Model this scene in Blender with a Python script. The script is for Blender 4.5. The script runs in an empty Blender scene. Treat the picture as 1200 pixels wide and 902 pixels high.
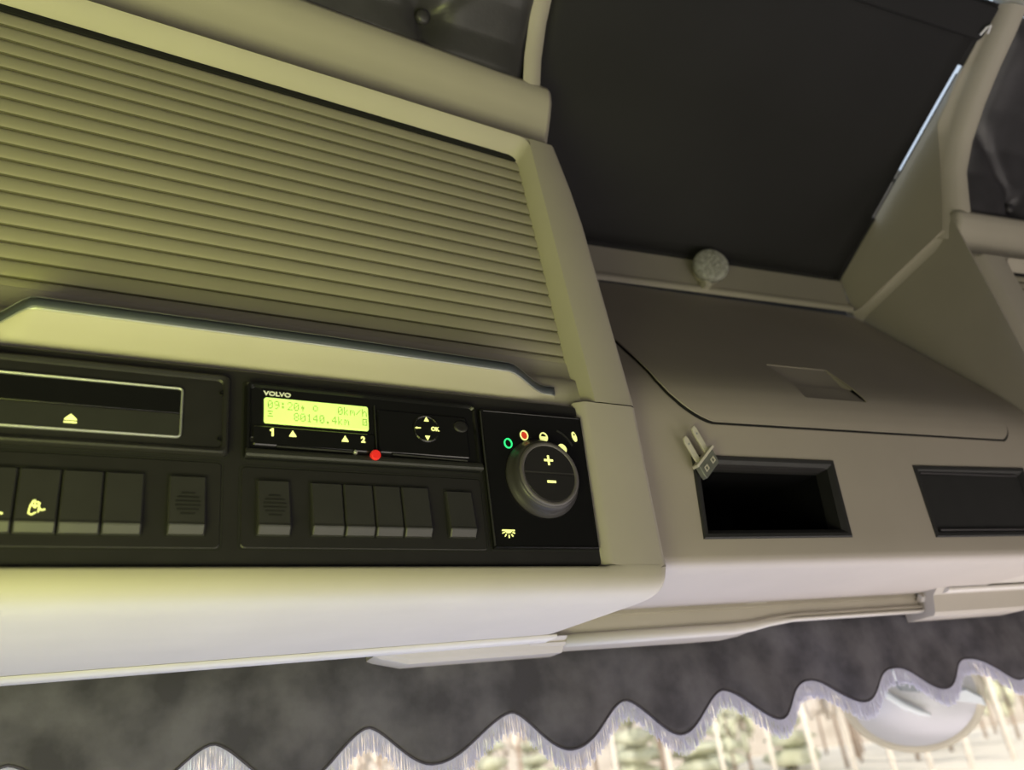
import bpy, bmesh, math, random
from mathutils import Vector, Matrix
random.seed(7)
C = bpy.context.scene.collection
S = bpy.context.scene

# ------------------------------------------------------------------ camera, world, lights, exposure
# metres, camera at the origin; X across the cab, Y towards the windscreen, Z up
cam_d = bpy.data.cameras.new('camera')
cam = bpy.data.objects.new('camera', cam_d); C.objects.link(cam); S.camera = cam
cam_d.sensor_width = 36; cam_d.lens = 957 / 1200 * 36; cam_d.clip_start = 0.01; cam_d.clip_end = 6000
cam_d.dof.use_dof = True; cam_d.dof.focus_distance = 0.70; cam_d.dof.aperture_fstop = 5.4
RX, RY, RZ = (0.91708149, 0.06091634, 0.3940187), (-0.38000184, 0.43264129, 0.81756964), (-0.12066541, -0.89950582, 0.41991564)
R = Matrix((RX, RY, RZ))                      # rows: cab axes seen from the camera (x right, y down, z ahead)
right, up, back = R @ Vector((1, 0, 0)), R @ Vector((0, -1, 0)), R @ Vector((0, 0, -1))
cam.matrix_world = Matrix(((right.x, up.x, back.x, 0), (right.y, up.y, back.y, 0), (right.z, up.z, back.z, 0), (0, 0, 0, 1)))

world = bpy.data.worlds.new('sky'); S.world = world; world.use_nodes = True
wn = world.node_tree.nodes; bg = wn['Background']
sky = wn.new('ShaderNodeTexSky'); sky.sky_type = 'NISHITA'
sky.sun_disc = False; sky.sun_elevation = math.radians(32); sky.sun_rotation = math.radians(200); sky.dust_density = 3.0
haze = wn.new('ShaderNodeMixRGB'); haze.inputs[0].default_value = .45; haze.inputs[2].default_value = (3.4, 3.35, 3.4, 1)   # thin bright cloud all over the sky
world.node_tree.links.new(sky.outputs[0], haze.inputs[1]); world.node_tree.links.new(haze.outputs[0], bg.inputs[0]); bg.inputs[1].default_value = 0.36

def lamp(name, kind, loc, aim, power, color, size=1, size_y=None):
    d = bpy.data.lights.new(name, kind); d.energy = power; d.color = color
    if kind == 'AREA':
        d.shape = 'RECTANGLE'; d.size = size; d.size_y = size_y or size
    if kind == 'SUN': d.angle = math.radians(1)
    o = bpy.data.objects.new(name, d); C.objects.link(o); o.location = loc
    o.rotation_euler = (Vector(aim) - Vector(loc)).to_track_quat('-Z', 'Y').to_euler()
    return o
lamp('sun', 'SUN', (-20, -30, 40), (0, 20, 0), 2.8, (1, .92, .86))
lamp('windscreen_fill', 'AREA', (0.15, 0.90, -0.55), (0.15, 0.62, 0.15), 7.4, (.47, .54, 1.0), 1.2, 0.6)  # unseen area lamp added below the view, standing in for daylight through the windscreen
lamp('windscreen_fill', 'AREA', (1.35, 0.90, -0.55), (1.35, 0.62, 0.15), 7.6, (.98, .87, .92), 1.2, 0.6)  # second added lamp, pinkish, for the right half of the underside
green = lamp('yellow_green_fill', 'AREA', (-0.30, 0.06, -0.26), (-0.14, 0.57, 0.45), 1.95, (.90, 1.0, .20), 0.45, 0.3)  # unseen lamp added near the camera for the yellow-green cast on the left
green.data.spread = math.radians(100)
lamp('left_fill', 'AREA', (-0.80, -0.30, -0.50), (0.9, 0.6, 0.4), 5.5, (1, .92, .80), 0.7, 0.5)  # unseen neutral fill added at the far left
lamp('right_fill', 'AREA', (2.25, -0.2, -0.75), (0.9, 0.6, 0.4), 6.0, (1, .90, .84), 0.9, 0.6)  # unseen lamp added on the right, where door-window light is assumed
lamp('low_fill', 'AREA', (0.72, -0.22, -0.98), (0.68, 0.62, 0.28), 9.8, (1, .91, .80), 1.6, 0.5)  # unseen fill added low down to light the bay face from below
lamp('rear_fill', 'AREA', (0.70, -1.10, -0.60), (0.60, 0.60, 0.40), 4.0, (1, .92, .84), 1.2, 0.5)  # weak unseen fill added behind the camera for the lid and its recess
S.view_settings.view_transform = 'Standard'; S.view_settings.look = 'None'
S.view_settings.exposure = 0.0; S.view_settings.gamma = 1; S.view_settings.use_curve_mapping = False

# ------------------------------------------------------------------ materials
def mat(name, color, rough=.5, metal=0, emit=0, noise=0, nscale=40, bump=0, bscale=300, spec=None, color2=None, detail=4, obj_space=True):
    m = bpy.data.materials.new(name); m.use_nodes = True
    nt = m.node_tree; b = nt.nodes['Principled BSDF']
    b.inputs['Base Color'].default_value = (*color, 1); b.inputs['Roughness'].default_value = rough
    b.inputs['Metallic'].default_value = metal
    if spec is not None: b.inputs['Specular IOR Level'].default_value = spec
    if emit:
        b.inputs['Emission Color'].default_value = (*color, 1); b.inputs['Emission Strength'].default_value = emit
    tc = nt.nodes.new('ShaderNodeTexCoord')
    if noise or color2:
        n = nt.nodes.new('ShaderNodeTexNoise'); n.inputs['Scale'].default_value = nscale; n.inputs['Detail'].default_value = detail
        nt.links.new(tc.outputs['Object'], n.inputs['Vector'])
        r = nt.nodes.new('ShaderNodeValToRGB')
        c2 = color2 or tuple(min(1, c * (1 + noise)) for c in color)
        c1 = color if color2 else tuple(c * (1 - noise) for c in color)
        r.color_ramp.elements[0].color = (*c1, 1); r.color_ramp.elements[1].color = (*c2, 1)
        r.color_ramp.elements[0].position = .35; r.color_ramp.elements[1].position = .65
        nt.links.new(n.outputs['Fac'], r.inputs['Fac']); nt.links.new(r.outputs['Color'], b.inputs['Base Color'])
        if emit: nt.links.new(r.outputs['Color'], b.inputs['Emission Color'])
    if bump:
        n2 = nt.nodes.new('ShaderNodeTexNoise'); n2.inputs['Scale'].default_value = bscale; n2.inputs['Detail'].default_value = 3
        nt.links.new(tc.outputs['Object'], n2.inputs['Vector'])
        bp = nt.nodes.new('ShaderNodeBump'); bp.inputs['Strength'].default_value = bump; bp.inputs['Distance'].default_value = .001
        nt.links.new(n2.outputs['Fac'], bp.inputs['Height']); nt.links.new(bp.outputs['Normal'], b.inputs['Normal'])
    return m
BEIGE = mat('beige_plastic', (.455, .42, .35), .55, noise=.02, nscale=15, bump=.08, bscale=900, spec=.3)
SLAT = mat('beige_slat_plastic', (.40, .37, .28), .5, noise=.02, nscale=12, spec=.3)
CREAM = mat('pale_beige_plastic', (.56, .53, .46), .5, noise=.02, nscale=12, spec=.3)
LIDM = mat('hatch_beige_plastic', (.40, .36, .30), .6, noise=.02, nscale=10, bump=.1, bscale=900, spec=.3)
BLACK = mat('black_plastic', (.0168, .0158, .0172), .45, noise=.08, nscale=60, bump=.15, bscale=1500)
BLACKG = mat('glossy_black_plastic', (.008, .008, .009), .22, noise=.05, nscale=60)
DGREY = mat('charcoal_plastic', (.026, .026, .026), .5, noise=.06, nscale=50, bump=.2, bscale=1800)
SWM = mat('switch_plastic', (.034, .033, .035), .42, noise=.06, nscale=50)
RUBBER = mat('knob_rubber', (.045, .042, .045), .4, noise=.05, nscale=50)
RING = mat('dial_ring_plastic', (.115, .105, .112), .4, noise=.05, nscale=50)
SLAT_SHADE = mat('slat_shade_line', (.11, .10, .065), .7, noise=.05)
GAP = mat('dark_gap', (.006, .006, .006), .8, noise=.05)
SILVER = mat('satin_silver', (.50, .51, .52), .35, .6, noise=.04, nscale=80)
CHROME = mat('dark_chrome_strip', (.060, .068, .085), .35, .0, noise=.05, nscale=90)
LCD = mat('backlit_display', (.60, .81, .20), .4, emit=.85, noise=.04, nscale=30)
INK = mat('display_dots', (.22, .36, .05), .5, emit=.6, noise=.02)
ICON = mat('backlit_icon', (.83, .85, .30), .5, emit=.95, noise=.03)
ICONW = mat('white_print', (.85, .86, .82), .5, noise=.03)
GREEN = mat('green_light', (.03, .80, .22), .5, emit=1.1, noise=.05)
RED = mat('red_button', (.75, .025, .02), .4, noise=.05, emit=.35)
REDL = mat('red_light', (.60, .045, .02), .4, emit=.7, noise=.05)
LEATHER = mat('dark_leather', (.046, .044, .049), .38, noise=.15, nscale=25, bump=.15, bscale=260)
BLINDM = mat('black_blind_fabric', (.0150, .0148, .0158), .75, noise=.1, nscale=5, bump=.15, bscale=700, spec=.35)
SUEDE = mat('grey_suede', (.066, .063, .072), .85, color2=(.140, .134, .148), nscale=19, detail=12, bump=.3, bscale=180, spec=.15)
HEM = mat('hem_binding', (.072, .066, .076), .8, noise=.15, nscale=80, spec=.2)
FRINGE = mat('silver_fringe', (.80, .79, .84), .5, noise=.06, nscale=60)
_nt = FRINGE.node_tree; _tr = _nt.nodes.new('ShaderNodeBsdfTranslucent'); _tr.inputs[0].default_value = (.80, .79, .86, 1); _mx = _nt.nodes.new('ShaderNodeMixShader'); _mx.inputs[0].default_value = .6
_nt.links.new(_nt.nodes['Principled BSDF'].outputs[0], _mx.inputs[1]); _nt.links.new(_tr.outputs[0], _mx.inputs[2]); _nt.links.new(_mx.outputs[0], _nt.nodes['Material Output'].inputs[0])
CLEAR = mat('cloudy_clear_plastic', (.15, .155, .14), .12, noise=.15, nscale=90)
BONE = mat('translucent_bone_plastic', (.58, .55, .46), .35, noise=.08, nscale=120)
LENS = mat('faceted_lens', (.36, .36, .33), .10, noise=.25, nscale=150)
SHELL = mat('cab_lining', (.055, .052, .048), .8, noise=.05, nscale=8)
LINER = mat('roof_lining_fabric', (.50, .50, .50), .8, noise=.05, nscale=200, bump=.2)
GROUND = mat('dry_ground', (.66, .59, .49), .9, color2=(.74, .66, .55), nscale=.15)
BIRCH = mat('birch_bark', (.80, .74, .68), .8, noise=.1, nscale=5)
BARK = mat('brown_bark', (.34, .26, .21), .9, noise=.15, nscale=6)
LEAF = mat('spring_green_leaves', (.54, .55, .38), .8, color2=(.66, .66, .52), nscale=1.2)  # pale: haze put into this and the two foliage colours below
PINE = mat('pine_needles', (.47, .48, .35), .85, color2=(.57, .57, .45), nscale=1.5)
TWIG = mat('bare_twigs', (.63, .55, .49), .9, color2=(.72, .65, .59), nscale=1.2)
MIRRORM = mat('mirror_glass', (.58, .55, .57), .38, .25, noise=.02, nscale=6)  # pale tone holds the reflected sky and truck front
MGREY = mat('mirror_housing_grey', (.26, .27, .28), .4, noise=.05, nscale=20)
MWHITE = mat('reflection_and_hook_white', (.90, .90, .92), .4, noise=.03, nscale=20)
MRIM = mat('mirror_rim_sand', (.62, .54, .42), .5, noise=.05, nscale=20)  # sand tone put in for the reflected road

def glass_mat(name, tint=(1, 1, 1), refl=.06):
    m = bpy.data.materials.new(name); m.use_nodes = True; nt = m.node_tree; nt.nodes.clear()
    out = nt.nodes.new('ShaderNodeOutputMaterial'); mix = nt.nodes.new('ShaderNodeMixShader')
    t = nt.nodes.new('ShaderNodeBsdfTransparent'); t.inputs[0].default_value = (*tint, 1)
    g = nt.nodes.new('ShaderNodeBsdfGlossy'); g.inputs['Roughness'].default_value = .02
    mix.inputs[0].default_value = refl
    nt.links.new(t.outputs[0], mix.inputs[1]); nt.links.new(g.outputs[0], mix.inputs[2]); nt.links.new(mix.outputs[0], out.inputs[0])
    return m
GLASS = glass_mat('clear_glass', (.96, .98, .96), .05)

# ------------------------------------------------------------------ helpers
def mesh_obj(name, verts, faces, material, parent=None, smooth=False, bevel=0, segs=2, solid=0, flip=False):
    me = bpy.data.meshes.new(name)
    bm = bmesh.new()
    vs = [bm.verts.new(v) for v in verts]
    for f in faces:
        try: bm.faces.new([vs[i] for i in f])
        except ValueError: pass
    bmesh.ops.recalc_face_normals(bm, faces=bm.faces)
    if flip: bmesh.ops.reverse_faces(bm, faces=bm.faces)
    for f in bm.faces: f.smooth = smooth
    bm.to_mesh(me); bm.free()
    me.materials.append(material)
    o = bpy.data.objects.new(name, me); C.objects.link(o)
    if parent: o.parent = parent
    if solid:
        md = o.modifiers.new('thickness', 'SOLIDIFY'); md.thickness = solid; md.offset = 0
    if bevel:
        md = o.modifiers.new('edges', 'BEVEL'); md.width = bevel; md.segments = segs; md.limit_method = 'ANGLE'; md.angle_limit = math.radians(40)
        for p in me.polygons: p.use_smooth = True
        w = o.modifiers.new('shade', 'WEIGHTED_NORMAL'); w.keep_sharp = True
    return o

class M:                                                         # collects pieces for ONE mesh
    def __init__(s): s.v, s.f = [], []
    def add(s, v, f):
        n = len(s.v); s.v += [tuple(p) for p in v]; s.f += [tuple(i + n for i in q) for q in f]; return s
    def box(s, x0, x1, y0, y1, z0, z1):
        return s.add([(x0,y0,z0),(x1,y0,z0),(x1,y1,z0),(x0,y1,z0),(x0,y0,z1),(x1,y0,z1),(x1,y1,z1),(x0,y1,z1)],
                     [(0,1,2,3),(4,7,6,5),(0,4,5,1),(1,5,6,2),(2,6,7,3),(3,7,4,0)])
    def loft(s, rings, closed=True, cap0=True, cap1=True):
        n = len(rings[0]); v = [p for r in rings for p in r]; f = []
        for k in range(len(rings) - 1):
            for i in range(n if closed else n - 1):
                j = (i + 1) % n; f.append((k*n+i, k*n+j, (k+1)*n+j, (k+1)*n+i))
        if closed and cap0: f.append(tuple(range(n)))
        if closed and cap1: f.append(tuple((len(rings)-1)*n + i for i in range(n)))
        return s.add(v, f)
    def plate(s, poly, y_front, y_back):                          # outline in (x, z), thickness along y
        return s.loft([[(x, y_back, z) for x, z in poly], [(x, y_front, z) for x, z in poly]])
    def tube(s, pts, r, n=8, caps=True):
        rings = []
        for i, p in enumerate(pts):
            p = Vector(p); a = Vector(pts[max(i-1, 0)]); b = Vector(pts[min(i+1, len(pts)-1)])
            d = (b - a).normalized(); u_ = d.orthogonal().normalized() if i == 0 else (u_ - d * u_.dot(d)).normalized()
            w_ = d.cross(u_); rr = r[i] if isinstance(r, (list, tuple)) else r
            rings.append([tuple(p + (u_ * math.cos(t) + w_ * math.sin(t)) * rr) for t in [2*math.pi*k/n for k in range(n)]])
        return s.loft(rings, cap0=caps, cap1=caps)
    def stroke(s, pts, w, y_front, y_back):                       # flat line of width w in the (x, z) plane
        for (x0, z0), (x1, z1) in zip(pts, pts[1:]):
            L = math.hypot(x1-x0, z1-z0) or 1e-9; nx, nz = -(z1-z0)/L*w/2, (x1-x0)/L*w/2; ex, ez = (x1-x0)/L*w*.3, (z1-z0)/L*w*.3
            s.plate([(x0+nx-ex, z0+nz-ez), (x1+nx+ex, z1+nz+ez), (x1-nx+ex, z1-nz+ez), (x0-nx-ex, z0-nz-ez)], y_front, y_back)
        return s
    def build(s, name, material, parent=None, **k): return mesh_obj(name, s.v, s.f, material, parent, **k)

def rrect(x0, x1, z0, z1, r, n=4):
    p = []
    for cx, cz, a in ((x1-r, z1-r, 0), (x0+r, z1-r, 90), (x0+r, z0+r, 180), (x1-r, z0+r, 270)):
        for k in range(n + 1):
            t = math.radians(a + 90*k/n); p.append((cx + r*math.cos(t), cz + r*math.sin(t)))
    return p
def ell(cx, cz, a, b, n=20, tilt=0, a0=0, a1=360):
    full = abs(a1 - a0) >= 360; p = []
    for k in range(n if full else n + 1):
        t = math.radians(a0 + (a1-a0)*k/n); x, z = a*math.cos(t), b*math.sin(t)
        p.append((cx + x*math.cos(tilt) - z*math.sin(tilt), cz + x*math.sin(tilt) + z*math.cos(tilt)))
    return p
def smooth01(t): t = max(0, min(1, t)); return t*t*(3-2*t)
def tag(o, label=None, cat=None, group=None, kind=None):
    if label: o['label'] = label
    if cat: o['category'] = cat
    if group: o['group'] = group
    if kind: o['kind'] = kind
    return o
def empty(name, label, cat, loc=(0,0,0), rz=0, group=None):
    o = bpy.data.objects.new(name, None); C.objects.link(o); o.empty_display_size = .05
    o.location = loc; o.rotation_euler = (0, 0, rz); return tag(o, label, cat, group)
def struct(o): o['kind'] = 'structure'; return o
def copy_tree(o, parent=None):
    c = o.copy(); C.objects.link(c)
    if parent: c.parent = parent
    for ch in list(o.children): copy_tree(ch, c)
    return c
def text_mesh(name, body, size, material, parent, x, y, z, sx=1.0, depth=.0002):
    cu = bpy.data.curves.new(name, 'FONT'); cu.body = body; cu.size = size; cu.extrude = depth; cu.align_x = 'CENTER'; cu.align_y = 'CENTER'; cu.offset = size * .045
    t = bpy.data.objects.new(name, cu); C.objects.link(t); bpy.context.view_layer.update()
    me = bpy.data.meshes.new_from_object(t.evaluated_get(bpy.context.evaluated_depsgraph_get()))
    bpy.data.objects.remove(t); bpy.data.curves.remove(cu)
    me.transform(Matrix(((sx,0,0,x),(0,0,-1,y),(0,1,0,z),(0,0,0,1)))); me.materials.clear(); me.materials.append(material)
    o = bpy.data.objects.new(name, me); C.objects.link(o); o.parent = parent; return o

# ------------------------------------------------------------------ the cab shell
XL, XR, YB, ZF, ZC = -0.85, 2.35, -1.4, -1.5, 0.905
struct(M().box(XL, XR, YB, 0.98, ZF-.03, ZF).build('floor', SHELL))
struct(M().box(XL, XR, YB-.03, YB, ZF, 1.02).build('wall_back', SHELL))
struct(M().box(XL-.03, XL, YB, 0.98, ZF, 1.02).build('wall_left', SHELL))
struct(M().box(XR, XR+.03, YB, 0.98, ZF, 1.02).build('wall_right', SHELL))
ceil = M().loft([[(x, YB, ZC), (x, .43, ZC), (x, .447, ZC+.006), (x, .452, ZC+.02), (x, .44, ZC+.03), (x, YB, ZC+.03)] for x in (XL, XR)])
struct(ceil.build('ceiling', SHELL))
struct(M().loft([[(x, .40, ZC-.001), (x, .455, ZC-.001), (x, .466, ZC+.003), (x, .470, ZC+.012), (x, .460, ZC+.05), (x, .40, ZC+.09)] for x in (1.085, XR)]).build('trim_8', LINER, smooth=True))
struct(M().box(XL, XR, .425, .432, ZC+.01, 1.0).build('trim_9', SHELL))
# front wall above the windscreen with the header, and the outer roof with the roof window opening
wf = M().box(XL, XR, .905, .935, .10, 1.02)
wf.box(XL, XR, .905, .98, ZF, -.85)
struct(wf.build('wall_front', SHELL))
rf = M().box(XL, .52, .36, .935, 1.0, 1.03).box(1.50, XR, .36, .935, 1.0, 1.03).box(  .52, 1.50, .36, .46, 1.0, 1.03).box(.52, 1.50, .90, .935, 1.0, 1.03)
struct(rf.build('trim_1', SHELL))
w1 = struct(M().box(XL, XR, .955, .96, -.85, .12).build('window_1', GLASS))
w2 = struct(M().box(.515, 1.505, .455, .905, 1.005, 1.009).build('window_2', GLASS))

# ------------------------------------------------------------------ overhead lockers
YAWL = math.atan(.1); CAMU, CAMV = -0.05578, -0.5578            # where the sight lines to the left locker start, in its own axes
def lean(z): return .1 * max(0, z - .295)
def at(u, z, dv=0):
    """a point measured on the flat face plane, carried back along its sight line to the leaning face (dv = further in)"""
    v = dv
    for _ in range(6):
        s = 1 + v / -CAMV; zz = z * s; v = lean(zz) + dv
    s = 1 + v / -CAMV
    return ((u - CAMU) * s + CAMU, v, z * s)
locker = empty('overhead_locker', 'large beige overhead locker with a ribbed shutter, above the black switch panels', 'locker', (0, .5606, 0), YAWL, 'overhead lockers')

UL = -.42                                                          # the locker runs on past the left of the picture
UO = .4205                                                         # its bay-side edge
def upper_frame(name, mx, parent, ui, zi, zs, k, uo, ul, ln):
    """shutter surround: chamfer along the opening, stile, and the coved and bulged top bar. mx maps u to local x"""
    m = M()
    L = lambda u, z, dv: (mx(u), ln(z) + dv, z)
    c = .0135
    zt = zi + .0175 * k
    # chamfer: right side then top
    r0 = .012
    inner = [(ui, zs)] + [(ui - r0 + r0*math.cos(t), zi - r0 + r0*math.sin(t)) for t in [math.radians(a) for a in (0, 30, 60, 90)]] + [(ul, zi)]
    outer = [(ui + c*.75, zs)] + [(ui + c*.75 - r0 + r0*math.cos(t), zt - r0 + r0*math.sin(t)) for t in [math.radians(a) for a in (0, 30, 60, 90)]] + [(ul, zt)]
    m.loft([[L(u, z, .03) for u, z in inner], [L(u, z, .0165) for u, z in inner], [L(u, z, .001) for u, z in outer]], closed=False)
    # stile
    us = ui + c*.75
    nar = (lambda z: .011 * max(0, (z - zi + .10) / .12) ** 1.5) if k == 1 else (lambda z: 0)
    cor = ((.006, 0), (.002, .002), (0, .007)) if k == 1 else ((.024, 0), (.020, .001), (.003, .016))
    m.loft([[L(us, z, .001), L(us + .004, z, 0)] + [L(uo - a - nar(z), z, b) for a, b in cor] + [L(uo - nar(z), z, .03), L(uo - nar(z), z, .30)] for z in (zs, zs + .1, zi - .10, zi - .05, zt - r0, zt)], closed=False)
    # top bar
    prof = [(-.005, .0075), (0, .0012), (.010, .010), (.024, .0155), (.042, .0125), (.058, .003), (.074, -.006), (.088, -.0095), (.096, -.008), (.0985, -.003), (.099, .02), (.099, .12)]
    if k < 1: prof = [(a * k, b) for a, b in prof]
    eb = lambda a: .0115 * max(0, 1 - max(a, 0)/.045) if k == 1 else .013 * max(0, 1 - max(a, 0)/.03)
    m.loft([[L(u - eb(a) * (u > us), zt + a, b) for a, b in prof] for u in (ul, ui - .1, us - .01, uo - .006)], closed=False)
    prof = prof[1:]
    m.loft([[L(uo - d - eb(a), zt + a, b + e) for a, b in prof] for d, e in ((.006, 0), (.001, .0025), (0, .008), (0, .06))], closed=False)
    # fill between stile head and bar
    m.loft([[L(ui - .03, zt, .0012), L(uo - .014, zt, .0012)], [L(ui - .03, zt + .002, .0022), L(uo - .014, zt + .002, .0022)]], closed=False)
    return m.build(name, BEIGE, parent, smooth=True)
ui, _, _ = at(.3400, .4351, .0165); zi = at(.33, .5743, .0165)[2]
upper_frame('upper_frame', lambda u: u, locker, ui, zi, .2957, 1, UO, UL, lean)
M().loft([[(UL, lean(z)+dv, z), (UO-.03, lean(z)+dv, z)] for z, dv in ((.16, .10), (.30, .045), (.66, .045))], closed=False).build('back_board', GAP, locker)
# shutter slats, each its own piece
PITCH = .01347; zk = .5690; k = 0
def slat(name, z1, z0, x0, x1, parent, ln, dv=.0185, mx=lambda u: u):
    h = z1 - z0
    prof = [(z0 + .0002, .0035), (z0 + .0001, .0002), (z0 + .0006, .0), (z0 + h*.25, -.0001), (z0 + h*.45, .0), (z0 + h*.65, .0003), (z0 + h*.82, .0008), (z0 + h*.93, .0013), (z1 - .0001, .0018), (z1 - .0001, .0035)]
    o = M().loft([[(mx(u), ln(z) + dv + d, z) for z, d in prof] for u in (x0, x1)], closed=False).build(name, SLAT, parent)
    o.data.materials.append(SLAT_SHADE)                                   # dark line under each slat, the step's shade put into the colour
    for i, p in enumerate(o.data.polygons):
        p.material_index = 1 if i < 2 else 0; p.use_smooth = i > 1
    return o
while zk > .335:
    slat('slat', at(0, zk, .0165)[2], at(0, zk - PITCH, .0165)[2], UL, ui + .004, locker, lean)
    zk -= PITCH
M().box(UL, ui + .004, lean(zi) + .0175, lean(zi) + .04, zi - .0060, zi - .0002).build('gap_shade', GAP, locker)  # dark strip standing in for the shade under the top lip
# lowest bar of the shutter with its pull lip and metal strip
zb0, zb1 = .2925, at(0, .3335, .012)[2]
M().loft([[(u, lean(z) + d, z) for z, d in ((zb0, .02), (zb0, .0140), (zb0+.003, .0125), (.305, .0125), (at(0,.315,.012)[2], .0128), (at(0,.3165,.012)[2], .0165), (zb1, .0175), (zb1+.003, .019))] for u in (UL, ui + .003)], closed=False).build('shutter_bar', BEIGE, locker, smooth=True)
def lipz(u):                                                       # (blend 0..1, centre height of the lip)
    e = smooth01((.318 - u) / .034) * smooth01((u + .108) / .026)
    return e, .3035 + (.3218 - .3035) * e - max(0, u - .12) * .012
NU = 90
us_ = [-.115 + (.3285 + .115) * i / NU for i in range(NU + 1)]
m = M(); secs = []; strip = []
for u in us_:
    e, zc = lipz(u); d = .0108 - .0258 * e; dz = .0058
    uu, _, z_ = at(u, zc, d)
    secs.append([(uu, lean(.296) + .0128, .2945), (uu, lean(.3) + .0124 + (d - .0124) * .35, .2945 + (z_ - dz - .2945) * .45), (uu, lean(z_) + d + .001, z_ - dz), (uu, lean(z_) + d, z_ - dz + .001),
                 (uu, lean(z_) + d, z_ + dz - .001), (uu, lean(z_) + d + .0012, z_ + dz), (uu, lean(z_) + .014, z_ + dz + .001*e)])
    strip.append([(uu, lean(z_) + d + .0006, z_ - .0040), (uu, lean(z_) + d - .0012, z_ - .0037), (uu, lean(z_) + d - .0014, z_), (uu, lean(z_) + d - .0012, z_ + .0037), (uu, lean(z_) + d + .0006, z_ + .0040)])
m.loft(secs, closed=False)
m.build('pull_lip', BEIGE, locker, smooth=True)
tag(M().loft(strip, closed=True).build('handle_strip', CHROME, locker, smooth=True), 'dark satin metal strip along the shutter pull')
for i in (0, 4):
    M().tube([(p[i][0], p[i][1] - .0010, p[i][2]) for p in strip], .0007, 6).build('strip_edge', SILVER, locker, smooth=True)
# lower frame: surround of the switch panels, rolled lower edge and underside
def lower_frame():
    m = M(); zt = .2945; PR = .3575; zb = .1425
    # stile beside the panels
    m.loft([[(PR - .006, .012, z), (PR - .006, .006, z), (PR + .002, .0005, z), (PR + .006, 0, z), (UO - .007, 0, z), (UO - .002, .002, z), (UO, .007, z), (UO, .30, z)] for z in (zt, zb)], closed=False)
    prof = [(.012, zb + .0005), (.004, zb), (.001, zb - .0008), (0, zb - .003), (.0005, .1335), (.0025, .128), (.007, .123), (.014, .1195), (.026, .1175), (.045, .117)]
    def far(u): return .299 + (.216 - .299) * (u + .11) / .51
    cols = [UL, -.1, .1, .25, PR - .006, PR + .0005, PR + .02, UO - .02]
    secs = [[(u, 0 if (u > PR and z > .139) else v, z) for v, z in prof] + [(u, far(u), .119)] for u in cols]
    for k, (du, dz) in enumerate(((.010, .0006), (.004, .003), (0, .008), (0, .014))):
        secs.append([(UO - du, (0 if z > .139 else v) + (.0015 if k == 1 else .004 if k == 2 else .009 if k == 3 else 0) * (1 if v < .02 else 0), z + (dz if z < .1415 else 0)) for v, z in prof] + [(UO - du, far(UO), .119 + dz)])
    m.loft(secs, closed=False)
    return m.build('lower_frame', BEIGE, locker, smooth=True)
lower_frame()
def far(u): return .299 + (.216 - .299) * (u + .11) / .51
M().loft([[(u, far(u) - .022, .1185), (u, far(u) - .021, .1155), (u, far(u) + .004, .1145), (u, far(u) + .01, .118), (u, far(u) + .01, .14)] for u in (UL, UO - .004)], closed=False).build('edge_strip', CREAM, locker, smooth=True)

def twist(o):                                                      # the upper face also turns a little more towards the cab's middle
    for ch in o.children:
        for v in ch.data.vertices:
            if v.co.z > .2957: v.co.y += (v.co.x - .34) * .028 * (v.co.z - .2957) / .31
twist(locker)

# ------------------------------------------------------------------ the black switch panels in the left locker
FR = .352                                                         # right end of the black surround
panel = empty('switch_panel', 'black plastic switch surround set into the beige left locker', 'panel', (0, .5606, 0), YAWL)
M().loft([[(x, .012, z) for x, z in rrect(UL, FR + .001, .1432, .2902, .004)], [(x, .0055, z) for x, z in rrect(UL, FR + .001, .1432, .2902, .004)],
          [(x, .0045, z) for x, z in rrect(UL, FR, .1442, .2892, .003)], [(x, .0045, z) for x, z in rrect(UL, FR - .002, .1458, .2885, .003)]]).build('surround', BLACK, panel, smooth=False)
def rim(name, outline_fn, material, parent, v0, h, w, grow=0):
    """raised rim following a rounded rectangle given as x0, x1, z0, z1, r"""
    x0, x1, z0, z1, r = outline_fn
    rings = []
    for off, v in ((0, v0 + .002), (0, v0 - h*.6), (w*.25, v0 - h), (w*.7, v0 - h), (w, v0 - h*.4), (w, v0 + .002)):
        rings.append([(x, v, z) for x, z in rrect(x0+off, x1-off, z0+off, z1-off, max(r-off, .0006))])
    return M().loft(rings, cap0=False, cap1=False).build(name, material, parent, smooth=True)
def groove_panel(name, x0, x1, z0, z1, r, v, parent, material=BLACK):
    M().plate(rrect(x0-.0013, x1+.0013, z0-.0013, z1+.0013, r), .0042, .006).build('groove', GAP, parent)
    return M().loft([[(x, .006, z) for x, z in rrect(x0, x1, z0, z1, r)], [(x, v + .0008, z) for x, z in rrect(x0, x1, z0, z1, r)], [(x, v, z) for x, z in rrect(x0+.0008, x1-.0008, z0+.0008, z1-.0008, r)]]).build(name, material, parent)
# two lower fields that carry the switches
groove_panel('field', UL + .01, .0432, .1545, .2160, .003, .0036, panel)
groove_panel('field', .0560, .2455, .1550, .2142, .003, .0036, panel)
def rocker(x0, x1, z0, z1, lab=None):
    """one rocker switch: dark seat, tilted key, bright lower lip"""
    seat = M().plate(rrect(x0-.0006, x1+.0006, z0-.0006, z1+.0016, .001), .0030, .0045).build('switch_seat', GAP, panel)
    prof = [(.004, z1), (.0022, z1), (.0012, z1-.0008), (-.0020, z0+.0085), (-.0028, z0+.0065), (-.0024, z0+.0055), (.0006, z0+.0008), (.004, z0)]
    key = M()
    secs = []
    for x, d in ((x0+.0004, .0018), (x0+.0009, .0006), (x0+.0016, 0), (x1-.0016, 0), (x1-.0009, .0006), (x1-.0004, .0018)):
        secs.append([(x, v + d, z) for v, z in prof])
    o = key.loft(secs).build('switch', SWM, panel)
    if lab: o['label'] = lab
    return o
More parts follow.
